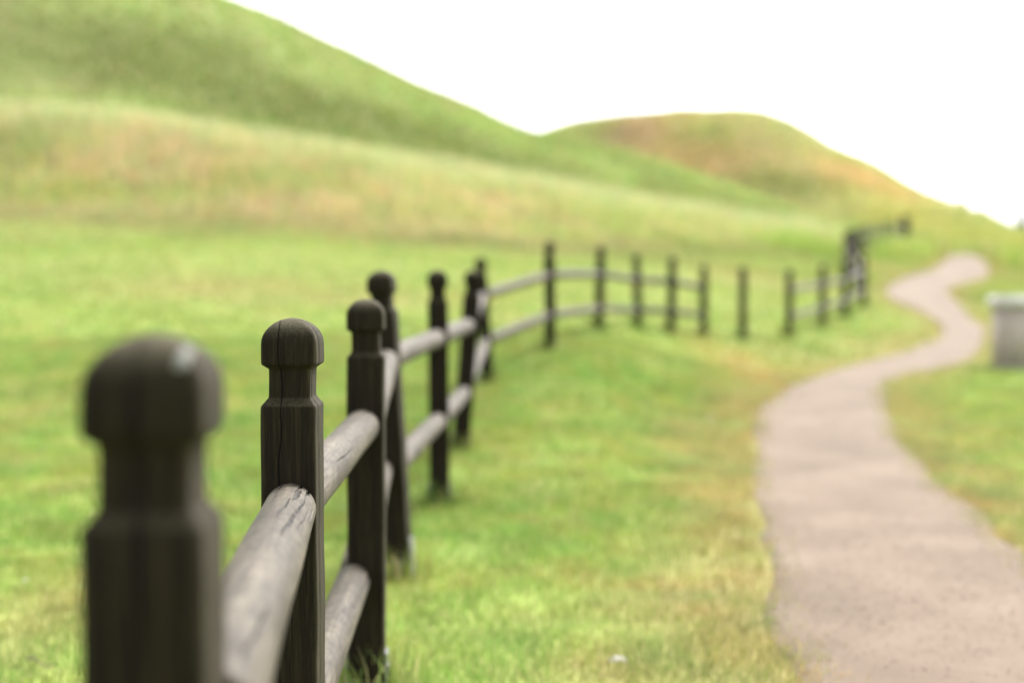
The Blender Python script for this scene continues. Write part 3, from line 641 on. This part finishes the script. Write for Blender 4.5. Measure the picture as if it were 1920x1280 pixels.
def bush(px, py, d, hgt, wid, label, seed, c=(.36, .35, .17)):
    x = (px-960)/F*d; z = gh(x, d); root = empty('bush', (x, d, z)); tag(root, label, 'bush', 'bushes on the skyline above the path')
    g = np.random.default_rng(seed); n_ = 420; q = g.normal(size=(n_, 3)); q /= np.linalg.norm(q, axis=1)[:, None]; q *= (g.random((n_, 1))**.4)
    lump = 1+.35*np.sin(q[:, :1]*6+seed)*np.cos(q[:, 2:]*5)
    P = q*lump*np.array((wid, wid, hgt*.5))+np.array((0, 0, hgt*.52))
    leaf_cloud('foliage', c, root, P, .10, seed); cone_trunk(root, hgt*.4, .02, 'stem')
bush(1800, 0, 112, .75, .6, 'faint olive bush on the skyline slope, the higher of the two', 2, (.48, .45, .26))
bush(1836, 0, 108, .6, .5, 'faint olive bush on the skyline slope, the lower one nearer the spruce', 3, (.48, .46, .28))

# ------------------------------------------------------------ small things in the grass
def flower(px, py, size, label, seed, name='white_flower'):
    q = hit(px, py); root = empty(name, q); tag(root, label, 'flower')
    g = np.random.default_rng(seed)
    o = blob_mesh('flower_head', PETAL, root, (0, 0, size*.8+.035), size*.5, size*.5, size*.33, (R(8), 0, 0), seed, jag=.3)
    cone_trunk(root, .035+size*.7, .0018, 'stem'); return root
def litter(px, py, w_, label):
    q = hit(px, py); root = empty('pale_leaf', q+Vector((0, 0, .03))); tag(root, label, 'leaf')
    n1, n2 = 14, 7; P = []; Q = []
    for a in range(n1+1):
        u = a/n1; hw = w_*.2*math.sin(math.pi*min(1, u*.94+.04))**.7
        for b in range(n2+1):
            v = b/n2*2-1; P.append(((u-.5)*w_, v*hw, .006*abs(v)+.008*math.sin(u*3.1)+.002*math.sin(u*17+v*3)))
    for a in range(n1):
        for b in range(n2): k = a*(n2+1)+b; Q.append((k, k+1, k+n2+2, k+n2+1))
    o = mesh_np('blade', np.array(P), np.array(Q).ravel(), 4, PETAL, root); o.rotation_euler = (R(24), 0, R(6))
    m = o.modifiers.new('thick', 'SOLIDIFY'); m.thickness = .0012
litter(1158, 1262, .048, 'pale whitish leaf lying in the grass left of the path at the bottom')
flower(48, 1112, .013, 'small white clover head in the grass at the lower left', 2)
flower(1333, 795, .022, 'small white clover head in the lawn between fence and path', 3)
flower(1806, 706, .03, 'small white clover head in the grass right of the path bend', 4)
q = hit(50, 1256); q2 = hit(105, 1268)
root = empty('twig', q+Vector((0, 0, .03))); tag(root, 'thin dark twig lying in the grass at the lower left corner', 'twig')
P = []; Q = []; n_ = 8; seg = 14
for k in range(seg+1):
    t = k/seg; c = (q2-q)*t+Vector((0, 0, .006*math.sin(t*7))); rr = .0035*(1-.6*t)
    for a in range(n_): P.append((c.x+.004*math.sin(t*9), c.y+rr*math.cos(a*2*math.pi/n_), c.z+rr*math.sin(a*2*math.pi/n_)))
for k in range(seg):
    for a in range(n_): Q.append((k*n_+a, k*n_+(a+1) % n_, (k+1)*n_+(a+1) % n_, (k+1)*n_+a))
mesh_np('branch', np.array(P), np.array(Q).ravel(), 4, BARK, root)

# loose gravel on the near stretch of path
g = np.random.default_rng(77); ns = 9000
k = g.integers(80, 80+40*5, ns); t = g.random(ns); C_ = Le[k]*(1-t)[:, None]+Re[k]*t[:, None]; C_[:, :2] += g.normal(0, .03, (ns, 2))
base = np.array([(1, 0, 0), (-1, 0, 0), (0, 1, 0), (0, -1, 0), (0, 0, .7), (0, 0, -.7)], float)
tri = np.array([(0, 2, 4), (2, 1, 4), (1, 3, 4), (3, 0, 4), (2, 0, 5), (1, 2, 5), (3, 1, 5), (0, 3, 5)])
s = (.0015+.003*g.random(ns)**3)[:, None, None]; an = g.random(ns)*6.28
B = base[None]*s*(.7+.6*g.random((ns, 6, 1))); bx = B[:, :, 0]*np.cos(an)[:, None]-B[:, :, 1]*np.sin(an)[:, None]; by = B[:, :, 0]*np.sin(an)[:, None]+B[:, :, 1]*np.cos(an)[:, None]
zc = height(C_[:, 0], C_[:, 1])+.013+.0008*np.hypot(C_[:, 0], C_[:, 1])
P = np.stack([bx+C_[:, 0][:, None], by+C_[:, 1][:, None], B[:, :, 2]+zc[:, None]], 2)
tag(mesh_np('gravel', P.reshape(-1, 3), (np.arange(ns)[:, None, None]*6+tri[None]).ravel(), 3, GRAVEL, smooth=False), 'loose small stones scattered on the near footpath', 'gravel', kind='stuff')
